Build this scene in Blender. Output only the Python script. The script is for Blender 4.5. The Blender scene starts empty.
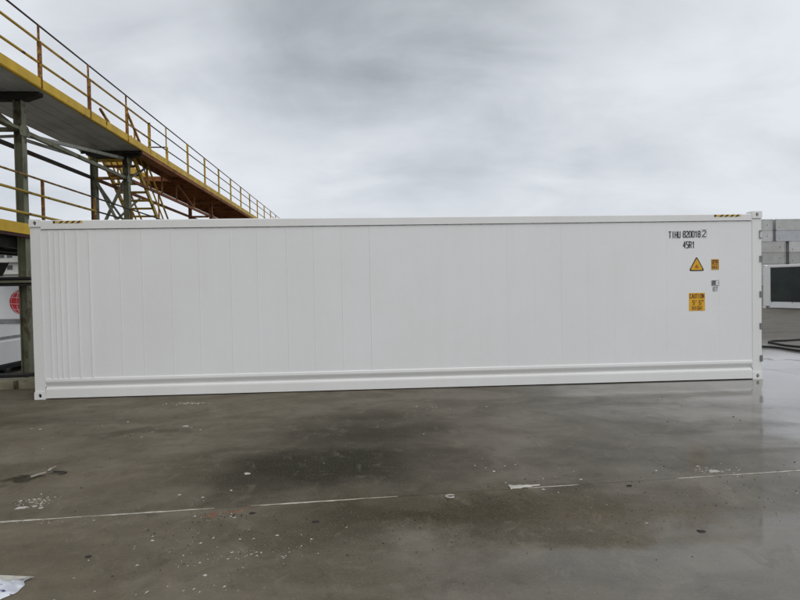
import bpy, bmesh, math, random
from mathutils import Vector, Matrix, noise as mnoise
S = bpy.context.scene
C = S.collection
random.seed(11)

# ------------------------------------------------------------------ camera
cam_data = bpy.data.cameras.new("camera")
cam_data.sensor_width = 36.0
cam_data.lens = 27.0
cam_data.clip_start = 0.05
cam_data.clip_end = 3000
cam = bpy.data.objects.new("camera", cam_data)
C.objects.link(cam)
CAMP = Vector((5.349, -9.960, 1.728))
cr, cu, cf = (Vector((0.99810697, -0.05866333, -0.01846853)), Vector((0.019821, 0.02255719, 0.99954905)),
              Vector((0.05822028, 0.99802294, -0.02367725)))
cam.matrix_world = Matrix(((cr.x, cu.x, -cf.x, CAMP.x), (cr.y, cu.y, -cf.y, CAMP.y), (cr.z, cu.z, -cf.z, CAMP.z), (0, 0, 0, 1)))
S.camera = cam

# ------------------------------------------------------------------ sky, sun, exposure
SUN_EL, SUN_AZ = math.radians(48), math.radians(160)     # azimuth measured from +Y towards +X: behind the camera, to the right
W = bpy.data.worlds.new("World")
S.world = W
W.use_nodes = True
nt = W.node_tree
nt.nodes.clear()


def N(t, kind, **kw):
    n = t.nodes.new(kind)
    for k, v in kw.items():
        setattr(n, k, v)
    return n


def put(t, sock, v):
    if isinstance(v, bpy.types.NodeSocket):
        t.links.new(v, sock)
    else:
        if hasattr(sock.default_value, '__len__') and len(sock.default_value) == 4 and len(v) == 3:
            v = (*v, 1)
        sock.default_value = v


def mth(t, op, a, b=None, c=None, clamp=False):
    n = N(t, 'ShaderNodeMath', operation=op)
    n.use_clamp = clamp
    put(t, n.inputs[0], a)
    if b is not None:
        put(t, n.inputs[1], b)
    if c is not None:
        put(t, n.inputs[2], c)
    return n.outputs[0]


def mixc(t, f, a, b, mode='MIX'):
    n = N(t, 'ShaderNodeMix', data_type='RGBA', blend_type=mode)
    put(t, n.inputs[0], f)
    put(t, n.inputs[6], a)
    put(t, n.inputs[7], b)
    return n.outputs[2]


def mixf(t, f, a, b):
    n = N(t, 'ShaderNodeMix', data_type='FLOAT')
    put(t, n.inputs[0], f)
    put(t, n.inputs[2], a)
    put(t, n.inputs[3], b)
    return n.outputs[0]


def sstep(t, v, lo, hi, a=0.0, b=1.0):
    n = N(t, 'ShaderNodeMapRange', interpolation_type='SMOOTHSTEP')
    put(t, n.inputs['Value'], v)
    n.inputs['From Min'].default_value = lo
    n.inputs['From Max'].default_value = hi
    n.inputs['To Min'].default_value = a
    n.inputs['To Max'].default_value = b
    return n.outputs[0]


def nz(t, vec, scale, detail=4, rough=.5, dist=0.0, col=False):
    n = N(t, 'ShaderNodeTexNoise')
    put(t, n.inputs['Vector'], vec)
    n.inputs['Scale'].default_value = scale
    n.inputs['Detail'].default_value = detail
    n.inputs['Roughness'].default_value = rough
    n.inputs['Distortion'].default_value = dist
    return n.outputs['Color' if col else 'Fac']


def mapping(t, vec, loc=(0, 0, 0), rot=(0, 0, 0), sc=(1, 1, 1)):
    n = N(t, 'ShaderNodeMapping')
    put(t, n.inputs['Vector'], vec)
    n.inputs['Location'].default_value = loc
    n.inputs['Rotation'].default_value = rot
    n.inputs['Scale'].default_value = sc
    return n.outputs[0]


sky = N(nt, 'ShaderNodeTexSky', sky_type='NISHITA')
sky.sun_disc = False
sky.sun_elevation = SUN_EL
sky.sun_rotation = SUN_AZ
tc = N(nt, 'ShaderNodeTexCoord')
dirv = tc.outputs['Generated']
sep = N(nt, 'ShaderNodeSeparateXYZ')
nt.links.new(dirv, sep.inputs[0])
zz = mth(nt, 'ADD', mth(nt, 'MAXIMUM', sep.outputs[2], 0.0), 0.42)
comb = N(nt, 'ShaderNodeCombineXYZ')
nt.links.new(mth(nt, 'DIVIDE', sep.outputs[0], zz), comb.inputs[0])
nt.links.new(mth(nt, 'DIVIDE', sep.outputs[1], zz), comb.inputs[1])
pl = comb.outputs[0]
big = nz(nt, mapping(nt, pl, loc=(3.1, 0.4, 0)), 1.5, 5, .52, .35)
wisp = nz(nt, mapping(nt, pl, loc=(1.7, 5.2, 0), rot=(0, 0, math.radians(38)), sc=(.75, 1.5, 1)), 2.6, 6, .55, .5)
fine = nz(nt, mapping(nt, pl, loc=(7, 1, 2)), 6.5, 6, .6, .4)
cl = mth(nt, 'ADD', mth(nt, 'ADD', mth(nt, 'MULTIPLY', big, .50), mth(nt, 'MULTIPLY', wisp, .38)), mth(nt, 'MULTIPLY', fine, .12))


def blob(d, inner, outer, amt):
    n = N(nt, 'ShaderNodeVectorMath', operation='DOT_PRODUCT')
    nt.links.new(dirv, n.inputs[0])
    n.inputs[1].default_value = Vector(d).normalized()
    v = mth(nt, 'ADD', n.outputs['Value'], mth(nt, 'MULTIPLY', mth(nt, 'SUBTRACT', wisp, .5), .05))
    return mth(nt, 'MULTIPLY', sstep(nt, v, math.cos(outer), math.cos(inner)), amt)


for b in (((.03, .93, .35), .0, .34, -.17), ((0.12, .90, .42), .0, .40, -.08), ((.15, .96, .20), .0, .24, .12), ((-.17, .97, .16), .0, .30, .07),
          ((.46, .83, .31), .0, .34, .08), ((-.28, .88, .36), .0, .4, .05), ((-.2, .97, .12), .0, .25, .05), ((.40, .90, .17), .0, .22, -.02)):
    cl = mth(nt, 'ADD', cl, blob(*b))
ramp = N(nt, 'ShaderNodeValToRGB')
put(nt, ramp.inputs[0], cl)
e = ramp.color_ramp.elements
e[0].position = .22
e[0].color = (.36, .385, .415, 1)
e[1].position = .62
e[1].color = (.745, .77, .82, 1)
m_ = ramp.color_ramp.elements.new(.46)
m_.color = (.60, .63, .675, 1)
hor = sstep(nt, sep.outputs[2], .0, .26, 1.0, 0.0)
cloud = mixc(nt, mth(nt, 'MULTIPLY', hor, .38), ramp.outputs[0], (.68, .71, .77))
cloud10 = N(nt, 'ShaderNodeVectorMath', operation='SCALE')
nt.links.new(cloud, cloud10.inputs[0])
cloud10.inputs['Scale'].default_value = 10.0
skycol = mixc(nt, .95, sky.outputs[0], cloud10.outputs[0])
bg = N(nt, 'ShaderNodeBackground')
bg.inputs['Strength'].default_value = 0.1
nt.links.new(skycol, bg.inputs['Color'])
wo = N(nt, 'ShaderNodeOutputWorld')
nt.links.new(bg.outputs[0], wo.inputs[0])

sl = bpy.data.lights.new("sun", 'SUN')
sl.energy = 1.0
sl.angle = math.radians(60)
sl.color = (1, .965, .91)
sun = bpy.data.objects.new("sun", sl)
C.objects.link(sun)
sd = Vector((math.sin(SUN_AZ) * math.cos(SUN_EL), math.cos(SUN_AZ) * math.cos(SUN_EL), math.sin(SUN_EL)))
sun.rotation_euler = sd.to_track_quat('Z', 'Y').to_euler()
sun.location = (5, -20, 30)

S.view_settings.view_transform = 'Standard'
S.view_settings.look = 'None'
S.view_settings.exposure = 0.10
S.view_settings.gamma = 1
S.view_settings.use_curve_mapping = False


# ------------------------------------------------------------------ helpers
class MB:
    """collects geometry in world coordinates, then links it as one mesh object"""

    def __init__(s):
        s.v, s.f = [], []

    def quad(s, *ps):
        i = len(s.v)
        s.v += [tuple(p) for p in ps]
        s.f.append(tuple(range(i, i + len(ps))))

    def box(s, x0, y0, z0, x1, y1, z1, bev=0.0):
        if x0 > x1: x0, x1 = x1, x0
        if y0 > y1: y0, y1 = y1, y0
        if z0 > z1: z0, z1 = z1, z0
        if bev:
            bm = bmesh.new()
            bmesh.ops.create_cube(bm, size=1)
            for v in bm.verts:
                v.co = Vector(((x0 + x1) / 2 + v.co.x * (x1 - x0), (y0 + y1) / 2 + v.co.y * (y1 - y0), (z0 + z1) / 2 + v.co.z * (z1 - z0)))
            bmesh.ops.bevel(bm, geom=bm.edges[:], offset=bev, segments=2, affect='EDGES', profile=.6)
            s.add_bm(bm)
            return
        i = len(s.v)
        s.v += [(x0, y0, z0), (x1, y0, z0), (x1, y1, z0), (x0, y1, z0), (x0, y0, z1), (x1, y0, z1), (x1, y1, z1), (x0, y1, z1)]
        s.f += [tuple(i + k for k in q) for q in ((0, 3, 2, 1), (4, 5, 6, 7), (0, 1, 5, 4), (1, 2, 6, 5), (2, 3, 7, 6), (3, 0, 4, 7))]

    def add_bm(s, bm):
        i = len(s.v)
        bm.verts.index_update()
        s.v += [tuple(v.co) for v in bm.verts]
        s.f += [tuple(i + v.index for v in f.verts) for f in bm.faces]
        bm.free()

    def bar(s, p0, p1, w, h=None, up=(0, 0, 1)):
        """rectangular bar from p0 to p1: w across, h along up"""
        h = h or w
        p0, p1 = Vector(p0), Vector(p1)
        d = (p1 - p0).normalized()
        up = Vector(up)
        if abs(d.dot(up)) > .98:
            up = Vector((0, 1, 0))
        a = d.cross(up).normalized()
        b = a.cross(d).normalized()
        i = len(s.v)
        for p in (p0, p1):
            for sa, sb in ((-1, -1), (1, -1), (1, 1), (-1, 1)):
                s.v.append(tuple(p + a * sa * w / 2 + b * sb * h / 2))
        s.f += [tuple(i + k for k in q) for q in ((0, 1, 2, 3), (7, 6, 5, 4), (0, 4, 5, 1), (1, 5, 6, 2), (2, 6, 7, 3), (3, 7, 4, 0))]

    def tube(s, p0, p1, r, n=8, r2=None):
        p0, p1 = Vector(p0), Vector(p1)
        r2 = r if r2 is None else r2
        d = (p1 - p0).normalized()
        up = Vector((0, 0, 1)) if abs(d.z) < .9 else Vector((1, 0, 0))
        a = d.cross(up).normalized()
        b = a.cross(d)
        i = len(s.v)
        for p, rr in ((p0, r), (p1, r2)):
            for k in range(n):
                t = 2 * math.pi * k / n
                s.v.append(tuple(p + (a * math.cos(t) + b * math.sin(t)) * rr))
        for k in range(n):
            s.f.append((i + k, i + (k + 1) % n, i + n + (k + 1) % n, i + n + k))
        s.f.append(tuple(i + k for k in range(n))[::-1])
        s.f.append(tuple(i + n + k for k in range(n)))

    def prism(s, pts, axis, a, b):
        """polygon pts (2D) extruded along axis from a to b"""
        def mk(u, v, w):
            return {'x': (w, u, v), 'y': (u, w, v), 'z': (u, v, w)}[axis]
        i = len(s.v)
        n = len(pts)
        s.v += [mk(u, v, a) for u, v in pts] + [mk(u, v, b) for u, v in pts]
        s.f.append(tuple(i + k for k in range(n)))
        s.f.append(tuple(i + n + k for k in range(n))[::-1])
        for k in range(n):
            s.f.append((i + k, i + n + k, i + n + (k + 1) % n, i + (k + 1) % n))

    def build(s, name, mat, parent=None, smooth=False):
        me = bpy.data.meshes.new(name)
        off = origin_of(parent) if parent else Vector((0, 0, 0))
        me.from_pydata([tuple(Vector(v) - off) for v in s.v], [], s.f)
        bm = bmesh.new()
        bm.from_mesh(me)
        bmesh.ops.recalc_face_normals(bm, faces=bm.faces[:])
        bm.to_mesh(me)
        bm.free()
        if smooth:
            for p in me.polygons:
                p.use_smooth = True
        me.materials.append(mat)
        o = bpy.data.objects.new(name, me)
        C.objects.link(o)
        if parent:
            o.parent = parent
        return o


def origin_of(o):
    v = Vector((0, 0, 0))
    while o:
        v += o.location
        o = o.parent
    return v


def tag(o, label=None, cat=None, group=None, kind=None):
    if label: o['label'] = label
    if cat: o['category'] = cat
    if group: o['group'] = group
    if kind: o['kind'] = kind
    return o


def empty(name, loc, label, cat, group=None):
    o = bpy.data.objects.new(name, None)
    o.empty_display_size = .2
    C.objects.link(o)
    o.location = loc
    return tag(o, label, cat, group)


def copy_tree(o, parent=None):
    c = o.copy()
    C.objects.link(c)
    if parent:
        c.parent = parent
    for ch in list(o.children):
        copy_tree(ch, c)
    return c


def inst(src, dx, dy, dz, parent):
    c = src.copy()
    C.objects.link(c)
    c.parent = parent
    c.location = src.location + Vector((dx, dy, dz))
    return c


# ------------------------------------------------------------------ materials
def mat(name):
    m = bpy.data.materials.new(name)
    m.use_nodes = True
    t = m.node_tree
    b = t.nodes['Principled BSDF']
    geo = N(t, 'ShaderNodeNewGeometry')
    return m, t, b, geo.outputs['Position']


def bump(t, b, h, strength, dist=.01):
    n = N(t, 'ShaderNodeBump')
    n.inputs['Strength'].default_value = strength
    n.inputs['Distance'].default_value = dist
    put(t, n.inputs['Height'], h)
    t.links.new(n.outputs[0], b.inputs['Normal'])


def plain(name, col, rough=.5, var=.25, scale=6.0, metal=0.0, bs=.15, spec=.5):
    m, t, b, pos = mat(name)
    n = nz(t, pos, scale, 6, .6, .3)
    lo = tuple(c * (1 - var) for c in col)
    hi = tuple(min(1, c * (1 + var)) for c in col)
    put(t, b.inputs['Base Color'], mixc(t, sstep(t, n, .3, .7), lo, hi))
    put(t, b.inputs['Roughness'], mixf(t, n, max(.03, rough - .12), min(1, rough + .12)))
    b.inputs['Metallic'].default_value = metal
    b.inputs['Specular IOR Level'].default_value = spec
    if bs:
        bump(t, b, nz(t, pos, scale * 8, 4), bs, .004)
    return m


def painted_rust(name, paint, rust, amount=.5, scale=5.0, rough=.5):
    m, t, b, pos = mat(name)
    n = nz(t, pos, scale, 8, .65, .4)
    n2 = nz(t, mapping(t, pos, sc=(1, 1, .35)), scale * .35, 4, .6)
    mask = sstep(t, mth(t, 'ADD', mth(t, 'MULTIPLY', n, .6), mth(t, 'MULTIPLY', n2, .4)), .62 - .22 * amount, .70 - .2 * amount)
    pc = mixc(t, sstep(t, nz(t, pos, 2.2, 5), .3, .7), tuple(c * .72 for c in paint), paint)
    rc = mixc(t, nz(t, pos, 30, 3), tuple(c * .5 for c in rust), rust)
    put(t, b.inputs['Base Color'], mixc(t, mask, pc, rc))
    put(t, b.inputs['Roughness'], mixf(t, mask, rough, .85))
    b.inputs['Specular IOR Level'].default_value = .35
    bump(t, b, mth(t, 'SUBTRACT', n, mask), .3, .004)
    return m


def container_paint(name, col, grime=.05):
    m, t, b, pos = mat(name)
    streak = nz(t, mapping(t, pos, sc=(1.6, 1.6, .18)), 2.2, 5, .6)
    fine_ = nz(t, pos, 14, 5, .6)
    blot = nz(t, pos, .6, 4, .55)
    f = mth(t, 'ADD', mth(t, 'ADD', mth(t, 'MULTIPLY', streak, .25), mth(t, 'MULTIPLY', fine_, .2)), mth(t, 'MULTIPLY', blot, .55))
    dirt = tuple(c * k for c, k in zip(col, (1 - grime, 1 - grime * 1.1, 1 - grime * 1.35)))
    c1 = mixc(t, sstep(t, f, .30, .66), dirt, col)
    sp = sstep(t, nz(t, pos, 26, 6, .7), .70, .78)
    put(t, b.inputs['Base Color'], mixc(t, mth(t, 'MULTIPLY', sp, .25), c1, (.35, .32, .27)))
    put(t, b.inputs['Roughness'], mixf(t, blot, .32, .5))
    b.inputs['Specular IOR Level'].default_value = .4
    bump(t, b, nz(t, mapping(t, pos, sc=(1, 1, .6)), 1.5, 3), .12, .02)
    return m


M = {}
M['white'] = container_paint('white_container_paint', (.785, .79, .792))
M['rail'] = container_paint('white_rail_paint', (.78, .785, .775), .07)
M['frame_white'] = container_paint('white_frame_paint', (.82, .82, .81), .06)
M['post'] = container_paint('white_post_paint', (.77, .775, .765), .06)
M['seal'] = plain('grey_seam', (.30, .30, .29), .7)
M['hinge'] = plain('grey_hinge_steel', (.20, .20, .205), .45, metal=.3)
M['black'] = plain('black_print', (.018, .018, .02), .5, bs=0)
M['ghost'] = plain('faded_print', (.24, .24, .25), .5, bs=0)
M['thin'] = plain('pale_grey_print', (.58, .58, .58), .5, .05, bs=0)
M['yellow_print'] = plain('yellow_sticker', (.70, .38, .015), .45, .06, bs=0)
M['amber_print'] = plain('amber_sticker', (.55, .29, .012), .45, .06, bs=0)
M['red_print'] = plain('dark_red_print', (.10, .018, .01), .5, .1, bs=0)
M['brown_print'] = plain('orange_brown_print', (.38, .12, .01), .5, .1, bs=0)
M['tape'] = plain('yellow_tape', (.62, .42, .10), .5, .1, bs=0)
M['yellow'] = painted_rust('yellow_paint_rusting', (.68, .43, .010), (.15, .06, .02), .26)
M['yellow_b'] = painted_rust('yellow_rail_paint', (.52, .34, .025), (.14, .065, .03), .45, 7)
M['post_rust'] = painted_rust('rusted_yellow_post', (.40, .22, .025), (.20, .085, .03), .85, 7)
M['rust'] = painted_rust('rusty_steel', (.30, .115, .045), (.16, .07, .035), .6, 4, .8)
M['rust_plate'] = painted_rust('rusty_deck_plate', (.55, .37, .26), (.45, .22, .12), .9, 2, .8)
M['dark_rail'] = painted_rust('dark_rail_steel', (.045, .04, .03), (.09, .05, .025), .5, 6, .6)
M['green_steel'] = painted_rust('olive_grey_steel', (.19, .195, .125), (.12, .09, .055), .5, 4, .6)
M['pale_steel'] = painted_rust('pale_galvanised_steel', (.36, .36, .32), (.17, .14, .09), .3, 4, .55)
M['dark_steel'] = painted_rust('dark_beam_steel', (.022, .022, .02), (.04, .03, .02), .5, 4, .7)
M['soffit'] = plain('grey_soffit_sheet', (.46, .475, .46), .45, .18, 1.3, metal=.2)
M['red_rust'] = painted_rust('red_brown_beam', (.055, .018, .014), (.04, .02, .015), .5, 4, .7)


# ------------------------------------------------------------------ ground
ANG = math.radians(4.15)
gu, gv = Vector((math.cos(ANG), math.sin(ANG), 0)), Vector((-math.sin(ANG), math.cos(ANG), 0))
G0 = Vector((0, -5.486, 0))


def gp(u, v, z=0.0):
    p = G0 + gu * u + gv * v
    return Vector((p.x, p.y, z))


def ground_material():
    m, t, b, pos = mat('wet_concrete')
    sp = N(t, 'ShaderNodeSeparateXYZ')
    t.links.new(pos, sp.inputs[0])
    X, Y = sp.outputs[0], sp.outputs[1]
    n1 = nz(t, pos, .32, 6, .6, .3)
    n2 = nz(t, mapping(t, pos, rot=(0, 0, .5), sc=(.8, 1.15, 1)), 1.3, 7, .62, .6)
    n3 = nz(t, pos, 9, 8, .7)
    n4 = nz(t, pos, 55, 4, .7)
    wv = nz(t, mapping(t, pos, sc=(1, 1, 1)), 1.5, 5, .6, 0, True)
    sub = N(t, 'ShaderNodeVectorMath', operation='SUBTRACT')
    t.links.new(wv, sub.inputs[0])
    sub.inputs[1].default_value = (.5, .5, .5)
    warp = N(t, 'ShaderNodeVectorMath', operation='MULTIPLY_ADD')
    t.links.new(sub.outputs[0], warp.inputs[0])
    warp.inputs[1].default_value = (1.6, 1.6, 0)
    t.links.new(pos, warp.inputs[2])
    wpos = warp.outputs[0]

    def ell(cx, cy, rx, ry, rot=0.0, soft=.6, amt=1.0, w=None):
        q = mapping(t, w or wpos, loc=(0, 0, 0))
        s1 = N(t, 'ShaderNodeVectorMath', operation='SUBTRACT')
        t.links.new(q, s1.inputs[0])
        s1.inputs[1].default_value = (cx, cy, 0)
        q2 = mapping(t, s1.outputs[0], rot=(0, 0, -rot))
        q3 = mapping(t, q2, sc=(1 / rx, 1 / ry, 0))
        ln = N(t, 'ShaderNodeVectorMath', operation='LENGTH')
        t.links.new(q3, ln.inputs[0])
        return mth(t, 'MULTIPLY', sstep(t, ln.outputs['Value'], 1 + soft / 2, max(0.02, 1 - soft)), amt)

    side = sstep(t, mth(t, 'ADD', X, mth(t, 'MULTIPLY', n1, 3.0)), 4.5, 11.5)
    olive = mixc(t, sstep(t, n2, .3, .7), (.093, .078, .053), (.143, .123, .088))
    grey = mixc(t, sstep(t, n2, .3, .7), (.088, .079, .062), (.131, .119, .097))
    col = mixc(t, side, olive, grey)
    # brown damp patches
    brown = mth(t, 'MAXIMUM', ell(6.2, -5.40, 1.3, .62, .05, .7, .8), ell(6.9, -5.72, .8, .28, .02, .6, .75))
    brown = mth(t, 'MAXIMUM', brown, ell(7.7, -5.65, .4, .35, 0, .8, .5))
    brown = mth(t, 'MAXIMUM', brown, ell(3.3, -4.2, 1.2, .5, .2, .9, .35))
    col = mixc(t, mth(t, 'MULTIPLY', brown, mixf(t, sstep(t, nz(t, pos, 16, 6, .7), .35, .65), .55, 1.1)), col, (.072, .052, .023))
    rustm = ell(4.22, -5.22, .11, .07, 0, .7, .8)
    col = mixc(t, rustm, col, (.19, .075, .035))
    # dark oily / damp patches
    dark = ell(4.95, -4.1, 1.45, 1.05, .05, .8, .95)
    for a in ((5.25, -2.75, 1.35, 1.1, .2, 1.0, .80), (5.7, -5.5, 1.4, .55, .05, .9, .6), (7.6, -4.2, .9, .5, .1, 1.0, .35), (4.55, -4.55, .8, .55, .05, .9, .8), (5.9, -3.6, .55, .5, .2, .9, .35), (2.6, -2.45, .75, .16, .25, .8, .45), (7.2, -4.9, .45, .25, .2, .9, .45), (5.5, -4.95, .9, .35, .1, .9, .35),
              (8.2, -1.6, 1.6, .35, .15, .9, .3), (2.33, -4.13, .20, .12, .1, .7, .9), (2.05, -4.45, .35, .10, .3, .8, .5), (1.2, -1.6, 1.1, .4, .2, .9, .35)):
        dark = mth(t, 'MAXIMUM', dark, ell(*a))
    col = mixc(t, dark, col, (.020, .018, .009))
    # dark tyre streaks on the wet yard to the right
    strk = ell(14.2, 2.3, 1.3, .08, -.5, .6, .5)
    for a in ((17.3, 3.4, 1.6, .18, -.35, .7, .6), (18.5, 8.6, 3, .2, .1, .7, .4)):
        strk = mth(t, 'MAXIMUM', strk, ell(*a))
    col = mixc(t, strk, col, (.014, .014, .013))
    # pale scuffs
    pale = mth(t, 'MULTIPLY', sstep(t, nz(t, mapping(t, pos, rot=(0, 0, .5), sc=(.35, 1.6, 1)), 2.6, 9, .72, .6), .64, .76), .22)
    col = mixc(t, pale, col, (.21, .19, .155))
    mot = nz(t, mapping(t, pos, rot=(0, 0, .4), sc=(1.2, .8, 1)), 3.4, 8, .68, .8)
    col = mixc(t, mth(t, 'MULTIPLY', sstep(t, mot, .54, .68), .42), col, (.050, .042, .030))
    col = mixc(t, mth(t, 'MULTIPLY', sstep(t, mot, .46, .32), .30), col, (.185, .165, .13))
    # aggregate speckle
    col = mixc(t, mth(t, 'MULTIPLY', sstep(t, n4, .54, .68), .50), col, (.18, .165, .13))
    col = mixc(t, mth(t, 'MULTIPLY', sstep(t, n4, .42, .25), .45), col, (.02, .017, .012))
    col = mixc(t, mth(t, 'MULTIPLY', sstep(t, n3, .35, .7), .35), col, mixc(t, 1.0, col, (1.35, 1.32, 1.25), 'MULTIPLY'))
    oi = N(t, 'ShaderNodeObjectInfo')
    col = mixc(t, 1.0, col, mixc(t, oi.outputs['Random'], (.94, .94, .94), (1.06, 1.05, 1.04)), 'MULTIPLY')
    put(t, b.inputs['Base Color'], col)
    # wetness: a thin water film lies as a clear coat over the concrete
    wet = sstep(t, mth(t, 'ADD', X, mth(t, 'MULTIPLY', mth(t, 'SUBTRACT', n1, .5), 5.0)), 5.2, 9.5)
    wet = mth(t, 'MULTIPLY', wet, sstep(t, mth(t, 'ADD', mth(t, 'ADD', X, mth(t, 'MULTIPLY', Y, .35)), mth(t, 'MULTIPLY', mth(t, 'SUBTRACT', n2, .5), 3.0)), 7.6, 9.2, .38, 1.0))
    wet = mth(t, 'MULTIPLY', wet, mixf(t, sstep(t, mth(t, 'ADD', n2, mth(t, 'MULTIPLY', side, .12)), .34, .58), .45, 1.0))
    wet2 = mth(t, 'MULTIPLY', sstep(t, mth(t, 'ADD', Y, mth(t, 'MULTIPLY', mth(t, 'SUBTRACT', n2, .5), .5)), -5.5, -5.9), sstep(t, mth(t, 'ADD', X, mth(t, 'MULTIPLY', mth(t, 'SUBTRACT', n2, .5), 2.0)), 4.8, 6.4))
    wet = mth(t, 'MAXIMUM', wet, wet2)
    pud = sstep(t, mth(t, 'ADD', X, mth(t, 'MULTIPLY', mth(t, 'SUBTRACT', n2, .5), 2.0)), 9.0, 11.5)
    pud = mth(t, 'MULTIPLY', pud, mth(t, 'SUBTRACT', 1.0, mth(t, 'MULTIPLY', strk, .95)))
    pud = mth(t, 'MULTIPLY', pud, sstep(t, mth(t, 'ADD', Y, mth(t, 'MULTIPLY', n2, 4.0)), 4.0, 10.0, 1.0, .0))
    far = sstep(t, mth(t, 'ADD', Y, mth(t, 'MULTIPLY', n2, 4.0)), 4.0, 9.0, 1.0, .0)
    wet = mth(t, 'MULTIPLY', wet, far)
    wet = mth(t, 'ADD', mth(t, 'MULTIPLY', wet, .80), mth(t, 'MULTIPLY', sstep(t, n2, .45, .75), .10), clamp=True)
    wet = mth(t, 'MULTIPLY', wet, mth(t, 'SUBTRACT', 1.0, mth(t, 'MULTIPLY', dark, .8)))
    wet = mth(t, 'MULTIPLY', wet, mth(t, 'SUBTRACT', 1.0, mth(t, 'MULTIPLY', strk, .85)))
    put(t, b.inputs['Roughness'], mixf(t, pud, .62, .30))
    put(t, b.inputs['Specular IOR Level'], mixf(t, dark, mixf(t, pud, .16, .4), .06))
    wet = mth(t, 'MULTIPLY', wet, mth(t, 'SUBTRACT', 1.0, mth(t, 'MULTIPLY', brown, .55)))
    put(t, b.inputs['Coat Weight'], wet)
    put(t, b.inputs['Coat Roughness'], mth(t, 'ADD', mixf(t, mth(t, 'MAXIMUM', pud, wet2), .085, .014), mth(t, 'MULTIPLY', n3, .03)))
    b.inputs['Coat IOR'].default_value = 1.36
    cb_ = N(t, 'ShaderNodeBump')
    cb_.inputs['Strength'].default_value = .035
    cb_.inputs['Distance'].default_value = .005
    put(t, cb_.inputs['Height'], n3)
    t.links.new(cb_.outputs[0], b.inputs['Coat Normal'])
    hh = mth(t, 'ADD', mth(t, 'MULTIPLY', n4, .35), n3)
    bn = N(t, 'ShaderNodeBump')
    put(t, bn.inputs['Strength'], mixf(t, wet, .35, .12))
    bn.inputs['Distance'].default_value = .006
    put(t, bn.inputs['Height'], hh)
    t.links.new(bn.outputs[0], b.inputs['Normal'])
    return m


M['ground'] = ground_material()
M['sealant'] = plain('pale_joint_sealant', (.40, .375, .315), .7, .3, 14, bs=.4)
M['flake'] = plain('white_paint_flake', (.40, .385, .34), .6, .2, 9, bs=0)
M['grit'] = plain('dark_grit', (.018, .014, .010), .7, .3, 9, bs=0)

g = MB()
# big sheet, finer rings are not needed: it is flat
g.quad((-900, -300, -.022), (900, -300, -.022), (900, 1500, -.022), (-900, 1500, -.022))
ground = g.build('ground', M['ground'])
tag(ground, 'wide wet concrete yard with dark damp patches', 'ground', kind='structure')

SU, SV, GAP = 15.0, 5.5, .007
sb = MB()
sb.prism([(gu.x * a + gv.x * c, gu.y * a + gv.y * c) for a, c in ((GAP / 2, GAP / 2), (SU - GAP / 2, GAP / 2), (SU - GAP / 2, SV - GAP / 2), (GAP / 2, SV - GAP / 2))], 'z', -.021, 0.0)
slab = None
for i in range(-2, 5):
    for j in range(-3, 9):
        o = gp(-1.5 + i * SU, j * SV)
        if slab is None:
            slab = sb.build('concrete_slab', M['ground'], ground)
            s2 = slab
        else:
            s2 = slab.copy()
            C.objects.link(s2)
        s2.location = (o.x, o.y, 0)


def sealant(u0, u1, w, seed, ragged=.4, thick=.004):
    """irregular bead of joint filler along the slab joint"""
    r = random.Random(seed)
    b = MB()
    n = max(4, int((u1 - u0) / .06))
    pts = []
    for k in range(n + 1):
        u = u0 + (u1 - u0) * k / n
        e_ = min(1, 4 * min(k, n - k) / n + .15)
        pts.append((u, w * e_ * (1 + r.uniform(-ragged, ragged)) / 2, r.uniform(-.12, .12) * w))
    for (ua, wa, oa), (ub, wb, ob) in zip(pts, pts[1:]):
        b.quad(gp(ua, oa - wa, thick * .3), gp(ub, ob - wb, thick * .3), gp(ub, ob, thick), gp(ua, oa, thick))
        b.quad(gp(ua, oa, thick), gp(ub, ob, thick), gp(ub, ob + wb, thick * .3), gp(ua, oa + wa, thick * .3))
    return b.build('joint_sealant', M['sealant'], ground)


for a in ((1.2, 3.2, .026, 1), (3.2, 4.14, .024, 2), (4.42, 5.35, .022, 3), (5.35, 5.6, .010, 4), (6.72, 7.16, .022, 6), (8.05, 8.45, .018, 7), (8.45, 10.6, .028, 8), (-1.2, 1.2, .024, 9)):
    sealant(*a)


def chunk(cx, cy, rx, ry, seed, h=.01):
    r = random.Random(seed)
    n = 9
    bb = MB()
    ring = []
    for k in range(n):
        t_ = 2 * math.pi * k / n
        q = r.uniform(.4, 1.25)
        ring.append((cx + math.cos(t_) * rx * q, cy + math.sin(t_) * ry * q))
    for k in range(n):
        a_, c_ = ring[k], ring[(k + 1) % n]
        bb.quad((a_[0], a_[1], .002), (c_[0], c_[1], .002), (cx + (c_[0] - cx) * .6, cy + (c_[1] - cy) * .6, h), (cx + (a_[0] - cx) * .6, cy + (a_[1] - cy) * .6, h))
        bb.quad((cx, cy, h * 1.1), (cx + (a_[0] - cx) * .6, cy + (a_[1] - cy) * .6, h), (cx + (c_[0] - cx) * .6, cy + (c_[1] - cy) * .6, h))
    return bb


# ------------------------------------------------------------------ main container
L, D, H = 12.192, 2.438, 2.896
box = empty('shipping_container', (L / 2, D / 2, 0), 'long white refrigerated shipping container lying on wet concrete, lettering at its right end', 'container')


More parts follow.
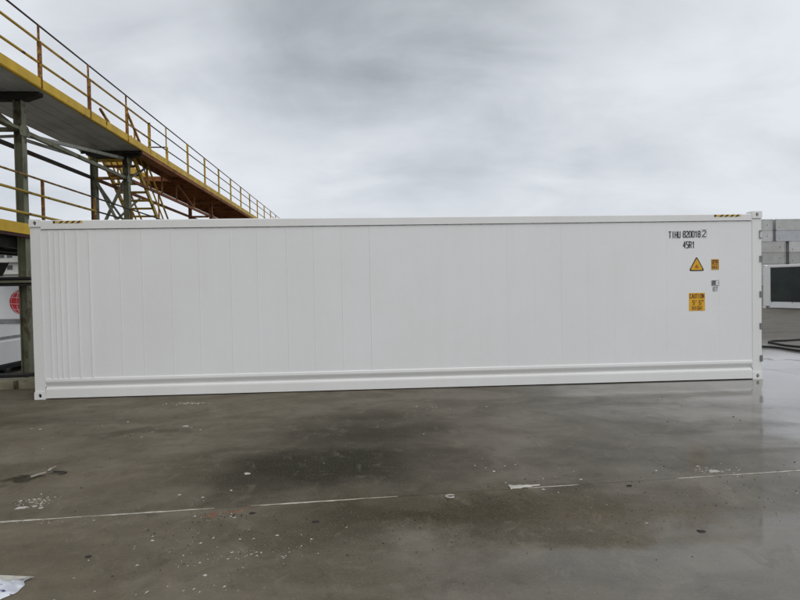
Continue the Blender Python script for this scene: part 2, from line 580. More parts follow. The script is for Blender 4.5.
def casting_mesh(x0, x1, y0, y1, z0, z1, front, top, end):
    """hollow corner block with oval holes; front: outer y, top: outer z, end: outer x"""
    b = MB()

    def holed(fn, w, h, hw, hh, depth):
        """rect w x h centred, oval hole hw x hh; fn(u, v, d) -> point"""
        n = 16
        angs = [2 * math.pi * k / n for k in range(n)]
        inner = [(hw * math.cos(a), hh * math.sin(a)) for a in angs]
        outer = []
        for a in angs:
            c_, s_ = math.cos(a), math.sin(a)
            k_ = max(abs(c_), abs(s_))
            outer.append((c_ / k_ * w / 2, s_ / k_ * h / 2))
        for k in range(n):
            q = (k + 1) % n
            b.quad(fn(*outer[k], 0), fn(*outer[q], 0), fn(*inner[q], 0), fn(*inner[k], 0))
            b.quad(fn(*inner[k], 0), fn(*inner[q], 0), fn(*inner[q], depth), fn(*inner[k], depth))
    cx, cy, cz = (x0 + x1) / 2, (y0 + y1) / 2, (z0 + z1) / 2
    sx, sy, sz = x1 - x0, y1 - y0, z1 - z0
    fy, fz, fx = front, top, end
    sgy = 1 if fy < cy else -1
    sgz = 1 if fz < cz else -1
    sgx = 1 if fx < cx else -1
    holed(lambda u, v, d: (cx + u, fy + sgy * d, cz + v), sx, sz, .026, .034, .025)
    holed(lambda u, v, d: (cx + u, cy + v, fz + sgz * d), sx, sy, .032, .060, .025)
    holed(lambda u, v, d: (fx + sgx * d, cy + u, cz + v), sy, sz, .026, .034, .025)
    # remaining three faces
    by_ = y1 if fy == y0 else y0
    holed(lambda u, v, d: (cx + u, by_ - sgy * d, cz + v), sx, sz, .045, .044, .004)
    ez = z1 if fz == z0 else z0
    b.quad((x0, y0, ez), (x1, y0, ez), (x1, y1, ez), (x0, y1, ez))
    ex = x1 if fx == x0 else x0
    b.quad((ex, y0, z0), (ex, y1, z0), (ex, y1, z1), (ex, y0, z1))
    return b


for ex in (0, 1):
    for ey in (0, 1):
        for ez in (0, 1):
            x0, x1 = ((0, .178), (L - .178, L))[ex]
            y0, y1 = ((0, .162), (D - .162, D))[ey]
            z0, z1 = ((0, .118), (H - .118, H))[ez]
            casting_mesh(x0, x1, y0, y1, z0, z1, (0, D)[ey], (0, H)[ez], (0, L)[ex]).build('corner_casting', M['rail'], box)
PW = .166
for ex in (0, 1):
    for ey in (0, 1):
        b = MB()
        xa, xb = ((.004, PW), (L - PW, L - .004))[ex]
        ya, yb = ((.020, .150), (D - .150, D - .020))[ey]
        b.box(xa, ya, .1185, xb, yb, H - .1185, .003)
        yc, yd = ((.024, .1), (D - .1, D - .024))[ey]
        b.box(*((PW - .01, yc, .20, .1785, yd, .36) if ex == 0 else (L - .1785, yc, .20, L - PW + .01, yd, .36)))
        b.box(*((PW - .01, yc, 2.72, .1785, yd, H - .1185) if ex == 0 else (L - .1785, yc, 2.72, L - PW + .01, yd, H - .1185)))
        b.build('corner_post', M['post'], box)

# side rails (front), slightly tapering top rail
def ztop(x): return H - .012 - .030 * x / L


for ey in (0, 1):
    b = MB()
    ya, yb = ((.008, .10), (D - .10, D - .008))[ey]
    xs = (.1785, L - .1785)
    i0 = len(b.v)
    prof = ((ya, 2.742), (yb, 2.742), (yb, 1), (ya if ey else ya + .018, 1), (ya if not ey else yb, .98))
    pr = [(ya, 2.742), (yb, 2.742), (yb, None), (ya + .015, None), (ya, 'c')]
    secs = []
    for x in xs:
        zt = ztop(x)
        secs.append([(x, y, zt if z is None else (zt - .012 if z == 'c' else z)) for y, z in pr])
    b.v += secs[0] + secs[1]
    n = len(pr)
    for k in range(n):
        b.f.append((k, (k + 1) % n, n + (k + 1) % n, n + k))
    b.f.append(tuple(range(n)))
    b.f.append(tuple(range(n, 2 * n)))
    b.build('top_side_rail', M['rail'], box)
    # bottom rail
    b = MB()
    s_ = 1 if ey == 0 else -1
    yo = 0.006 if ey == 0 else D - .006
    prof = [(yo, .016), (yo + s_ * .10, .016), (yo + s_ * .10, .205), (yo + s_ * .030, .205), (yo + s_ * .030, .188), (yo + s_ * .004, .170), (yo, .150)]
    b.prism(prof, 'x', .179, L - .179)
    b.build('bottom_side_rail', M['rail'], box)
    # kick strip above it, its lower edge overhanging the groove
    b = MB()
    prof = [(yo + s_ * .048, .207), (yo + s_ * .090, .207), (yo + s_ * .090, .334), (yo + s_ * .022, .334), (yo + s_ * .008, .322), (yo + s_ * .004, .285), (yo + s_ * .012, .262), (yo + s_ * .032, .232)]
    b.prism(prof, 'x', .179, L - .179)
    b.build('kick_strip', M['post'], box)
b = MB()
b.box(PW, .10, .118, L - PW, D - .10, .20)
b.build('floor_frame', M['post'], box)

# front skin: separate panels between joints, beads over the joints
joints = [.160, .29, .38, .46, .55, .73, .92, 1.40, 1.75, 2.22, 2.66, 3.17, 3.60, 4.08, 4.52, 4.98, 5.45, 5.92, 6.38, 6.84, 7.30, 7.76, 8.22, 8.68, 9.14, 9.60, 10.06, 10.52, 11.44, L - .16]
for k, (a, c) in enumerate(zip(joints, joints[1:])):
    b = MB()
    rr = random.Random(k)
    dy = rr.uniform(-.0012, .0012)
    x0, x1 = a + .0004, c - .0004
    bow = rr.uniform(-.003, .004) * min(1, (c - a) / .46)
    nx, nzz = 4, 5
    z0, z1 = .331, 2.734
    grid = []
    for q in range(nzz + 1):
        for p in range(nx + 1):
            fu, fv = p / nx, q / nzz
            y = .030 + dy - bow * math.sin(math.pi * fu) * math.sin(math.pi * fv)
            grid.append((x0 + (x1 - x0) * fu, y, z0 + (z1 - z0) * fv))
    b.v = grid
    for q in range(nzz):
        for p in range(nx):
            i_ = q * (nx + 1) + p
            b.f.append((i_, i_ + 1, i_ + nx + 2, i_ + nx + 1))
    # rim so that the sheet has thickness
    rim = [p for p in range(nx + 1)] + [(q + 1) * (nx + 1) - 1 for q in range(1, nzz + 1)] + [nzz * (nx + 1) + p for p in range(nx - 1, -1, -1)] + [q * (nx + 1) for q in range(nzz - 1, 0, -1)]
    base = len(b.v)
    b.v += [(b.v[i_][0], .045, b.v[i_][2]) for i_ in rim]
    for q in range(len(rim)):
        r2 = (q + 1) % len(rim)
        b.f.append((rim[q], rim[r2], base + r2, base + q))
    b.build('side_panel', M['white'], box, smooth=False)
for k, x in enumerate(joints[:-1]):
    w, h = (.030, .017) if k < 7 else ((.020, .0055) if k < 17 else (.008, .0016))
    if k == 0:
        w = .026
    b = MB()
    prof = []
    for q in range(7):
        a = math.pi * q / 6
        prof.append((x - w / 2 * math.cos(a), .0305 - h * math.sin(a)))
    zt = 2.700 if k < 7 else 2.731
    b.prism(prof, 'z', .335, zt)
    o = b.build('rib', M['white'], box)
# seam under the top rail, with rivets
b = MB()
b.box(PW, .036, 2.7345, L - PW, .06, 2.7415)
b.build('seam', M['seal'], box)
b = MB()
for k in range(64):
    x = .26 + k * (L - .52) / 63 + random.uniform(-.03, .03)
    b.box(x - .012, .022, 2.731, x + .012, .037, 2.740)
tag(b.build('rivet', M['seal'], box), kind='stuff')
# back side, roof, ends
b = MB()
b.box(PW, D - .045, .331, L - PW, D - .030, 2.741)
b.build('side_panel', M['white'], box)
b = MB()
b.box(PW, .101, 2.80, L - PW, D - .101, 2.84)
b.build('roof_panel', M['white'], box)
b = MB()
b.box(.02, .151, .205, .05, D - .151, 2.71)
b.build('end_wall', M['white'], box)
for xe in ((.012, .10), (L - .10, L - .012)):
    b = MB()
    b.box(xe[0], .163, 2.72, xe[1], D - .163, 2.81)
    b.build('end_rail', M['rail'], box)
    b = MB()
    b.box(xe[0], .163, .012, xe[1], D - .163, .20)
    b.build('end_rail', M['rail'], box)
for ya, yb, hy in ((.156, D / 2 - .006, 1), (D / 2 + .006, D - .156, -1)):
    b = MB()
    b.box(L - .07, ya, .21, L - .02, yb, 2.71, .008)
    dr = b.build('door', M['white'], box)
    for f in (.35, .75):
        y = ya + (yb - ya) * f
        b = MB()
        b.tube((L - .002, y, .15), (L - .002, y, 2.84), .017, 8)
        b.build('locking_bar', M['hinge'], dr)
# hinges folded round the rear corner post
for z in (2.08, 1.47, .92, .36):
    b = MB()
    b.box(L - .040, .0015, z - .052, L + .006, .030, z + .052, .004)
    b.tube((L + .004, .035, z - .058), (L + .004, .035, z + .058), .014, 8)
    b.build('hinge', M['hinge'], box)
b = MB()
for z in (2.44, 2.56):
    b.box(L - .045, .0015, z - .008, L + .006, .010, z + .008)
b.box(L - .045, .0017, 2.448, L - .033, .0099, 2.552)
b.build('hinge', M['hinge'], box)

# ---- lettering: stroke glyphs on a 0..1 grid
GL = {
    'T': [((0, 1), (1, 1)), ((.5, 1), (.5, 0))], 'I': [((.5, 0), (.5, 1))], 'H': [((0, 0), (0, 1)), ((1, 0), (1, 1)), ((0, .5), (1, .5))],
    'U': [((0, 1), (0, .12)), ((0, .12), (.25, 0)), ((.25, 0), (.75, 0)), ((.75, 0), (1, .12)), ((1, .12), (1, 1))],
    '0': [((0, .12), (0, .88)), ((0, .88), (.25, 1)), ((.25, 1), (.75, 1)), ((.75, 1), (1, .88)), ((1, .88), (1, .12)), ((1, .12), (.75, 0)), ((.75, 0), (.25, 0)), ((.25, 0), (0, .12))],
    '1': [((.55, 0), (.55, 1)), ((.55, 1), (.2, .82))],
    '2': [((0, .85), (.25, 1)), ((.25, 1), (.75, 1)), ((.75, 1), (1, .85)), ((1, .85), (1, .62)), ((1, .62), (0, .12)), ((0, .12), (0, 0)), ((0, 0), (1, 0))],
    '4': [((.75, 0), (.75, 1)), ((.75, 1), (0, .3)), ((0, .3), (1, .3))],
    '5': [((1, 1), (0, 1)), ((0, 1), (0, .56)), ((0, .56), (.8, .56)), ((.8, .56), (1, .44)), ((1, .44), (1, .12)), ((1, .12), (.75, 0)), ((.75, 0), (0, 0))],
    '6': [((1, .95), (.3, 1)), ((.3, 1), (0, .85)), ((0, .85), (0, .12)), ((0, .12), (.25, 0)), ((.25, 0), (.75, 0)), ((.75, 0), (1, .12)), ((1, .12), (1, .45)), ((1, .45), (.8, .55)), ((.8, .55), (0, .55))],
    '7': [((0, 1), (1, 1)), ((1, 1), (.4, 0))],
    '8': [((.2, .52), (0, .65)), ((0, .65), (0, .88)), ((0, .88), (.2, 1)), ((.2, 1), (.8, 1)), ((.8, 1), (1, .88)), ((1, .88), (1, .65)), ((1, .65), (.8, .52)), ((.2, .52), (.8, .52)),
          ((.8, .52), (1, .40)), ((1, .40), (1, .12)), ((1, .12), (.8, 0)), ((.8, 0), (.2, 0)), ((.2, 0), (0, .12)), ((0, .12), (0, .40)), ((0, .40), (.2, .52))],
    '9': [((0, .05), (.7, 0)), ((.7, 0), (1, .15)), ((1, .15), (1, .88)), ((1, .88), (.75, 1)), ((.75, 1), (.25, 1)), ((.25, 1), (0, .88)), ((0, .88), (0, .55)), ((0, .55), (.2, .45)), ((.2, .45), (1, .45))],
    'R': [((0, 0), (0, 1)), ((0, 1), (.75, 1)), ((.75, 1), (1, .88)), ((1, .88), (1, .6)), ((1, .6), (.75, .48)), ((.75, .48), (0, .48)), ((.55, .48), (1, 0))],
    'C': [((1, .85), (.75, 1)), ((.75, 1), (.25, 1)), ((.25, 1), (0, .85)), ((0, .85), (0, .15)), ((0, .15), (.25, 0)), ((.25, 0), (.75, 0)), ((.75, 0), (1, .15))],
    'A': [((0, 0), (.5, 1)), ((.5, 1), (1, 0)), ((.2, .35), (.8, .35))],
    'O': [((0, .15), (0, .85)), ((0, .85), (.25, 1)), ((.25, 1), (.75, 1)), ((.75, 1), (1, .85)), ((1, .85), (1, .15)), ((1, .15), (.75, 0)), ((.75, 0), (.25, 0)), ((.25, 0), (0, .15))],
    'N': [((0, 0), (0, 1)), ((0, 1), (1, 0)), ((1, 0), (1, 1))], 'G': [((1, .85), (.75, 1)), ((.75, 1), (.25, 1)), ((.25, 1), (0, .85)), ((0, .85), (0, .15)), ((0, .15), (.25, 0)), ((.25, 0), (.8, 0)), ((.8, 0), (1, .15)), ((1, .15), (1, .45)), ((1, .45), (.55, .45))],
    "'": [((.5, 1), (.5, .75))], '"': [((.3, 1), (.3, .75)), ((.75, 1), (.75, .75))], ' ': []}


def lettering(items, y, mat_, parent, th):
    """items: (text, x, z, char_width, pitch, height)"""
    b = MB()
    q = 0
    for text, x, z, cw, pitch, hgt in items:
        for ch in text:
            for (a0, b0), (a1, b1) in GL[ch]:
                yy = y - .0008 - .00003 * (q % 30)
                q += 1
                p0, p1 = Vector((x + a0 * cw, yy, z + b0 * hgt)), Vector((x + a1 * cw, yy, z + b1 * hgt))
                d = (p1 - p0).normalized()
                b.bar(p0 - d * th * .42, p1 + d * th * .42, .0012, th, up=(0, 0, 1)) if abs(d.z) < .9 else b.bar(p0 - d * th * .42, p1 + d * th * .42, th, .0012, up=(0, 1, 0))
            x += pitch
    return b.build('lettering', mat_, parent)


PY = .0255          # stickers stand just proud of the panels
lettering([('TIHU', 10.555, 2.462, .036, .0535, .103)], PY, M['black'], box, .0135)
lettering([('820018', 10.805, 2.468, .036, .0525, .103)], PY, M['black'], box, .0135)
lettering([('2', 11.150, 2.477, .050, .06, .103)], PY, M['black'], box, .0135)
bx_ = MB()
for a in ((11.126, 2.455, 11.224, 2.458), (11.126, 2.600, 11.224, 2.603), (11.126, 2.458, 11.129, 2.600), (11.221, 2.458, 11.224, 2.600)):
    bx_.box(a[0], PY - .0014, a[1], a[2], PY + .002, a[3])
bx_.build('check_digit_frame', M['thin'], box)
lettering([('45R1', 10.805, 2.288, .036, .0535, .103)], PY, M['black'], box, .0135)


def rounded(pts, r, n=4):
    out = []
    m_ = len(pts)
    for k in range(m_):
        p, a, c = Vector(pts[k]), Vector(pts[k - 1]), Vector(pts[(k + 1) % m_])
        p0, p1 = p + (a - p).normalized() * r, p + (c - p).normalized() * r
        for q in range(n + 1):
            t_ = q / n
            out.append(tuple(p0.lerp(p, t_).lerp(p.lerp(p1, t_), t_)))
    return out


tri = [(10.900, 1.888), (11.178, 1.888), (11.039, 2.142)]
b = MB(); b.prism(rounded(tri, .045), 'y', PY - .001, PY + .002)
ts = b.build('warning_triangle', M['black'], box)
c0 = Vector((11.039, 1.975))
tri2 = [tuple(c0 + (Vector(p) - c0) * .80) for p in tri]
b = MB(); b.prism(rounded(tri2, .030), 'y', PY - .0022, PY + .0005)
b.build('triangle_face', M['yellow_print'], ts)
b = MB()
b.prism([(11.010, 1.935), (11.068, 1.935), (11.075, 1.955), (11.052, 1.965), (11.058, 1.985), (11.035, 2.000), (11.024, 1.975), (11.004, 1.965)], 'y', PY - .0032, PY - .0015)
b.build('triangle_symbol', M['brown_print'], ts)


def sticker(name, x0, z0, x1, z1, mat_, dy=.001):
    b = MB()
    b.prism(rounded([(x0, z0), (x1, z0), (x1, z1), (x0, z1)], .006, 2), 'y', PY - dy, PY + .002)
    return b.build(name, mat_, box)


s1 = sticker('small_sticker', 11.300, 1.905, 11.430, 2.085, M['amber_print'])
b = MB()
for a in ((11.318, 2.048, 11.412, 2.068), (11.318, 2.010, 11.350, 2.036), (11.368, 2.016, 11.412, 2.038), (11.330, 1.985, 11.405, 1.994), (11.322, 1.925, 11.336, 1.968), (11.346, 1.925, 11.360, 1.968), (11.384, 1.925, 11.398, 1.968), (11.366, 1.93, 11.376, 1.946), (11.306, 1.910, 11.311, 2.08), (11.419, 1.910, 11.424, 2.08)):
    b.box(a[0], PY - .0022, a[1], a[2], PY, a[3])
b.build('print', M['red_print'], s1)
s2 = sticker('grey_decal', 11.300, 1.628, 11.432, 1.724, M['ghost'])
b = MB()
b.prism([(11.380, 1.640), (11.424, 1.640), (11.424, 1.662), (11.402, 1.676), (11.424, 1.692), (11.424, 1.712), (11.380, 1.712)], 'y', PY - .0024, PY)
b.build('white_symbol', M['white'], s2)
b = MB()
for a in ((11.312, 1.700, 11.370, 1.712), (11.312, 1.640, 11.324, 1.690), (11.334, 1.655, 11.366, 1.664), (11.340, 1.675, 11.362, 1.690)):
    b.box(a[0], PY - .0024, a[1], a[2], PY, a[3])
b.build('print', M['black'], s2)
lettering([('87', 11.330, 1.540, .030, .046, .068)], PY, M['ghost'], box, .012)
s3 = sticker('caution_sticker', 10.900, 1.205, 11.180, 1.512, M['yellow_print'])
lettering([('CAUTION', 10.914, 1.424, .024, .0375, .068)], PY - .001, M['red_print'], s3, .0105)
lettering([("9'", 10.962, 1.310, .032, .045, .075)], PY - .001, M['red_print'], s3, .0105)
lettering([('6"', 11.078, 1.310, .032, .045, .075)], PY - .001, M['red_print'], s3, .0105)
lettering([('HIGH', 10.960, 1.222, .028, .044, .062)], PY - .001, M['red_print'], s3, .0105)


def hazard(x0, x1, zc, slope):
    b = MB()
    hgt = .036

    def z(x): return zc + slope * (x - x0)
    b.prism([(x0, z(x0) - hgt / 2), (x1, z(x1) - hgt / 2), (x1, z(x1) + hgt / 2), (x0, z(x0) + hgt / 2)], 'y', .0055, .0085)
    tp = b.build('hazard_tape', M['tape'], box)
    n = 5
    wd = (x1 - x0) / n
    for k in range(n):
        xa = x0 + wd * k
        x_b = xa + .012 if k == 0 else xa - .025
        if k == 0:
            poly = [(xa, -1), (xa + wd * .30, -1), (xa + wd * .38, 1), (xa, 1)]
        else:
            poly = [(xa - wd * .08, -1), (xa + wd * .36, -1), (xa + wd * .80, 1), (xa + wd * .40, 1)]
        b = MB()
        b.prism([(px, z(px) + s_ * (hgt / 2 + .001)) for px, s_ in poly], 'y', .0042, .0068)
        b.build('stripe', M['black'], tp)


hazard(.375, .835, 2.852, -.0027)
hazard(11.345, 11.815, 2.826, -.0027)

# ------------------------------------------------------------------ upper steel walkway
XR, XL = -1.0, -2.80          # outer edges of the deck
CX = (-1.575, -2.50)           # column rows
CY = (-2.75, 2.73, 8.2, 17.9, 27.5, 37)
up = empty('elevated_walkway', (-1.9, 10, 0), 'tall steel walkway with yellow edge, running away behind the white container on olive columns', 'walkway')


def hcol(x, y, z0, z1, w=.13, m='green_steel', parent=up):
    b = MB()
    b.box(x - w / 2, y - w / 2, z0, x - w / 2 + .014, y + w / 2, z1)
    b.box(x + w / 2 - .014, y - w / 2, z0, x + w / 2, y + w / 2, z1)
    b.box(x - w / 2 + .014, y - .006, z0, x + w / 2 - .014, y + .006, z1)
    b.box(x - w * .75, y - w * .75, 0.0 if z0 < .1 else z0, x + w * .75, y + w * .75, z0 + .02) if False else None
    return b.build('column', M[m], parent)


for y in CY:
    for x in CX:
        if x == CX[1] and y == CY[0]:
            pass
        col_ = hcol(x, y, .02, 5.62, .165 if y < 9 else .13, 'green_steel' if y < 9 else 'rust')
        b = MB()
        b.box(x - .17, y - .17, .001, x + .17, y + .17, .0195)
        b.build('base_plate', M['green_steel'], up)
    b = MB()
    b.prism([(XL + .12, 5.70), (XL + .3, 5.622), (XR - .42, 5.622), (XR - .14, 5.72), (XR - .14, 5.778), (XL + .12, 5.778)], 'y', y - .09, y + .09)
    b.build('cross_beam', M['dark_steel'] if y < 9 else M['rust'], up)
    # horizontal tie between the two columns
    b = MB()
    b.bar((CX[0] - .10, y - .05, 5.03), (CX[1] + .10, y - .05, 5.03), .07, .08)
    b.build('tie_beam', M['green_steel'] if y < 8 else M['post_rust'], up)
for ya, yb in zip(CY, CY[1:]):
    rusty = ya > 8
    for x in CX:
        b = MB()
        b.bar((x, ya + .1, 5.03), (x, yb - .1, 5.03), .075, .085)
        b.build('tie_beam', M['rust'] if rusty else (M['green_steel'] if x == CX[0] else M['dark_rail']), up)
# diagonal braces seen left of and above the container
for p0, p1, w, m in (((-1.62, 2.86, 4.98), (-1.62, 8.1, 5.60), .075, 'pale_steel'),
                     ((-1.66, 2.9, 4.90), (-2.45, 8.1, 5.50), .06, 'pale_steel'),
                     ((-1.66, 2.62, 5.08), (-2.40, 2.62, 5.74), .085, 'green_steel'),
                     ((-1.66, 2.80, 4.93), (-2.43, 2.80, 4.90), .05, 'pale_steel'),
                     ((-2.42, 8.14, 4.95), (-1.72, 8.14, 3.5), .07, 'green_steel'),
                     ((-1.68, 8.24, 4.95), (-2.38, 8.24, 3.5), .07, 'green_steel'),
                     ((-1.52, -2.6, 5.00), (-1.52, 2.6, 5.03), .06, 'green_steel')):
    b = MB()
    b.bar(p0, p1, w, w)
    b.build('brace', M[m], up)

for x, y, z in ((-1.49, 2.73, 5.0), (-1.49, 8.2, 5.55), (-1.49, 8.2, 5.0), (-1.49, 17.9, 5.0)):
    b = MB()
    b.prism([(y - .16, z - .10), (y + .16, z - .10), (y + .20, z + .02), (y + .10, z + .13), (y - .10, z + .13), (y - .20, z + .02)], 'x', x + .002, x + .012)
    for q in (-.1, .1):
        b.tube((x + .012, y + q, z), (x + .024, y + q, z), .016, 6)
    b.build('gusset_plate', M['green_steel'] if y < 9 else M['rust'], up)
for y in (9.9, 11.3, 12.9, 15.2):
    b = MB()
    b.bar((CX[0], y, 5.07), (CX[0], y, 5.69), .045)
    b.build('hanger', M['post_rust'], up)
for p0, p1, m in (((-1.56, 8.35, 5.06), (-1.56, 9.85, 5.68), 'green_steel'), ((-1.56, 12.95, 5.68), (-1.56, 15.15, 5.06), 'rust'), ((-2.50, 8.35, 4.95), (-2.50, 11.6, 3.4), 'pale_steel'), ((-2.44, 11.6, 4.95), (-2.44, 8.35, 3.4), 'green_steel')):
    b = MB()
    b.bar(p0, p1, .05)
    b.build('brace', M[m], up)
Y1, Y2, Y3 = -6.0, 7.95, 46.0
b = MB()
b.box(XR - .012, Y1, 5.80, XR, Y2, 5.985)
b.box(XR - .06, Y1, 5.785, XR - .012, Y2, 5.80)
b.build('fascia', M['yellow'], up)
b = MB()
b.box(XR - .012, Y2 + .01, 5.795, XR, Y3, 5.985)
b.build('fascia', M['yellow'], up)
b = MB()
b.box(XR - .09, Y2 + .01, 5.69, XR - .013, Y3, 5.794)
b.build('edge_beam', M['rust'], up)
b = MB()
b.box(XL, Y1, 5.80, XL + .012, Y2, 5.985)
b.build('fascia', M['yellow'], up)
b = MB()
b.box(XL, Y2 + .01, 5.78, XL + .012, Y3, 6.12)
b.build('fascia', M['yellow'], up)
b = MB()
b.box(XL + .013, 12.6, 5.69, XL + .09, Y3, 5.844)
b.build('edge_beam', M['rust'], up)
# grey soffit sheets under the first section (their long joints show)
ns = 5
wS = (XR - .07 - (XL + .05)) / ns
for k in range(ns):
    xa = XL + .05 + k * wS
    b = MB()
    b.box(xa + .008, Y1, 5.782 + .004 * (k % 2), xa + wS - .008, Y2 - .02, 5.80 + .004 * (k % 2))
    b.build('soffit_panel', M['soffit'], up)
b = MB()
b.box(XL + .02, Y1, 5.91, XR - .02, Y2, 5.95)
b.build('deck_plate', M['rust_plate'], up)
b = MB()
b.box(XL + .05, Y2 - .018, 5.70, XR - .02, Y2 - .005, 5.90)
b.build('end_plate', M['dark_steel'], up)
# second section: strip beside the stair opening, then rusty plates on joists
b = MB()
b.box(-1.62, Y2 + .01, 5.86, XR - .013, 12.6, 5.90)
b.build('deck_plate', M['rust_plate'], up)
b = MB()
b.box(-1.70, Y2 + .01, 5.70, -1.63, 12.6, 5.90)
b.build('edge_beam', M['rust'], up)
y = 12.6
k = 0
while y < Y3 - 1:
    b = MB()
    b.box(XL + .095, y + .01, 5.875, XR - .095, y + 2.3, 5.90)
    b.build('deck_plate', M['rust_plate'], up)
    for dy in (0, .77, 1.54):
        b = MB()
        b.box(XL + .092, y + dy - .03, 5.72, XR - .092, y + dy + .03, 5.872)
        b.build('joist', M['rust'], up)
    y += 2.32
    k += 1
# railing on the right edge
RX = XR - .04


def rail(y0, y1, z, r, m, x=RX, parent=up, name='handrail'):
    b = MB()
    b.tube((x, y0, z), (x, y1, z), r, 8)
    return b.build(name, M[m], parent, smooth=True)


rail(Y1, 8.6, 7.05, .019, 'dark_rail')
rail(8.6, 36.5, 7.05, .019, 'dark_rail')
rail(Y1, 8.6, 6.735, .026, 'yellow_b', name='mid_rail')
rail(Y1, 8.6, 6.30, .026, 'yellow_b', name='mid_rail')
rail(8.6, 36.5, 6.735, .019, 'dark_rail', name='mid_rail')
rail(8.6, 36.5, 6.30, .019, 'dark_rail', name='mid_rail')
for k, y in enumerate((-4.2, -1.9, .3, 2.50, 4.65, 6.89, 8.60, 10.19, 12.53, 14.87, 17.21, 19.58, 21.94, 24.4, 26.8, 29.3, 31.9, 34.3, 36.5)):
    b = MB()
    top = 6.76 if k == 6 else 7.05
    if k < 6 and k >= 0:
        b.box(RX - .02, y - .026, 5.80, RX + .048, y + .026, 6.72)
        b.box(RX - .012, y - .018, 6.72, RX + .02, y + .018, top)
    elif k in (6, 7):
        b.box(RX - .02, y - .030, 5.86, RX + .048, y + .030, 6.40 if k == 7 else top)
        if k == 7:
            b.box(RX - .016, y - .02, 6.40, RX + .016, y + .02, top)
    else:
        b.box(RX - .018, y - .024, 5.86, RX + .045, y + .024, top)
    b.build('rail_post', M['post_rust'] if k in (3, 4, 5) else M['yellow_b'], up)
for y0, z0, y1, z1 in ((6.93, 6.62, 7.85, 5.99), (5.25, 6.2, 5.75, 5.99)):
    b = MB()
    b.bar((RX, y0, z0), (RX, y1, z1), .05, .05)
    b.build('rail_brace', M['post_rust'], up)
b = MB()
b.bar((RX, 10.19, 6.40), (RX - .9, 10.19, 6.40), .035)
b.build('rail_brace', M['dark_rail'], up)
# far railing
rail(Y1, 36.5, 7.02, .019, 'dark_rail', x=XL + .05)
rail(Y1, 36.5, 6.55, .019, 'dark_rail', x=XL + .05, name='mid_rail')
for k in range(18):
    b = MB()
    yy = -5.5 + 2.34 * k
    b.box(XL + .03, yy - .024, 5.98, XL + .07, yy + .024, 7.02)
    b.build('rail_post', M['yellow_b'], up)

# ------------------------------------------------------------------ stair inside the frame
st = empty('steel_stair', (-2.15, 11, 2.97), 'steep yellow steel stair with open treads behind the left end of the container', 'stair')
P0, P1 = Vector((0, 8.75, 5.92)), Vector((0, 12.35, 2.99))
sx0, sx1 = -2.55, -1.62
for x in (sx0, sx1):
    b = MB()
    b.bar((x, P0.y, P0.z), (x, P1.y, P1.z), .055, .15)
    b.build('stringer', M['yellow_b'], st)
    for off, rr, nm in ((.98, .032, 'handrail'), (.5, .026, 'mid_rail')):
        b = MB()
        b.tube((x, P0.y, P0.z + off), (x, P1.y, P1.z + off), rr, 8)
        b.build(nm, M['yellow_b'], st)
    for f in (.08, .36, .64, .92):
        p = P0.lerp(P1, f)
        b = MB()
        b.box(x - .02, p.y - .02, p.z - .05, x + .02, p.y + .02, p.z + .97)
        b.build('rail_post', M['post_rust'], st)
nT = 13
for k in range(nT):
    p = P0.lerp(P1, (k + .5) / nT)
    b = MB()
    b.box(sx0 + .032, p.y - .12, p.z - .02, sx1 - .032, p.y + .12, p.z + .02)
    b.build('tread', M['yellow_b'] if k > 2 else M['rust'], st)
b = MB()
b.box(XL + .08, 8.32, 5.62, -1.72, 8.72, 5.72)
b.build('landing', M['yellow'], st)

# ------------------------------------------------------------------ lower walkway
lo = empty('low_walkway', (-2.0, 3, 0), 'lower steel walkway with yellow edge and three pipe rails, left of the container', 'walkway')
LX, LL = -1.42, -3.3
b = MB(); b.box(LX - .012, -6, 2.905, LX, 12.4, 3.12); b.build('fascia', M['yellow'], lo)
b = MB(); b.box(LX - .10, -6, 2.845, LX - .013, 12.4, 2.904); b.build('edge_beam', M['red_rust'], lo)
b = MB(); b.box(LL, -6, 3.02, LX - .105, 12.4, 3.06); b.build('deck_plate', M['dark_steel'], lo)
for x in (-1.75, -2.62, -3.2):
    b = MB(); b.box(x - .06, -6, 2.64, x + .06, 12.4, 3.018); b.build('edge_beam', M['dark_steel'], lo)
for k in range(14):
    y = -5.4 + 1.3 * k
    b = MB(); b.box(-3.135, y - .05, 2.70, -2.685, y + .05, 2.95); b.build('joist', M['dark_steel'], lo)
    b = MB(); b.box(-2.555, y - .05, 2.70, -1.815, y + .05, 2.95); b.build('joist', M['dark_steel'], lo)
rail(-6, 5.4, 4.11, .022, 'post_rust', x=LX - .03, parent=lo)
rail(5.4, 12.3, 4.11, .022, 'dark_rail', x=LX - .03, parent=lo)
rail(-6, 5.8, 3.77, .028, 'yellow_b', x=LX - .03, parent=lo, name='mid_rail')
rail(5.8, 12.3, 3.77, .022, 'dark_rail', x=LX - .03, parent=lo, name='mid_rail')
rail(-6, 5.4, 3.33, .028, 'yellow_b', x=LX - .03, parent=lo, name='mid_rail')
rail(5.4, 12.3, 3.33, .022, 'dark_rail', x=LX - .03, parent=lo, name='mid_rail')
for y in (-4.1, -1.6, .9, 3.29, 5.75, 8.2, 10.6, 12.3):
    b = MB(); b.box(LX - .06, y - .03, 3.06, LX - .013, y + .03, 4.12)
    b.build('rail_post', M['post_rust'], lo)
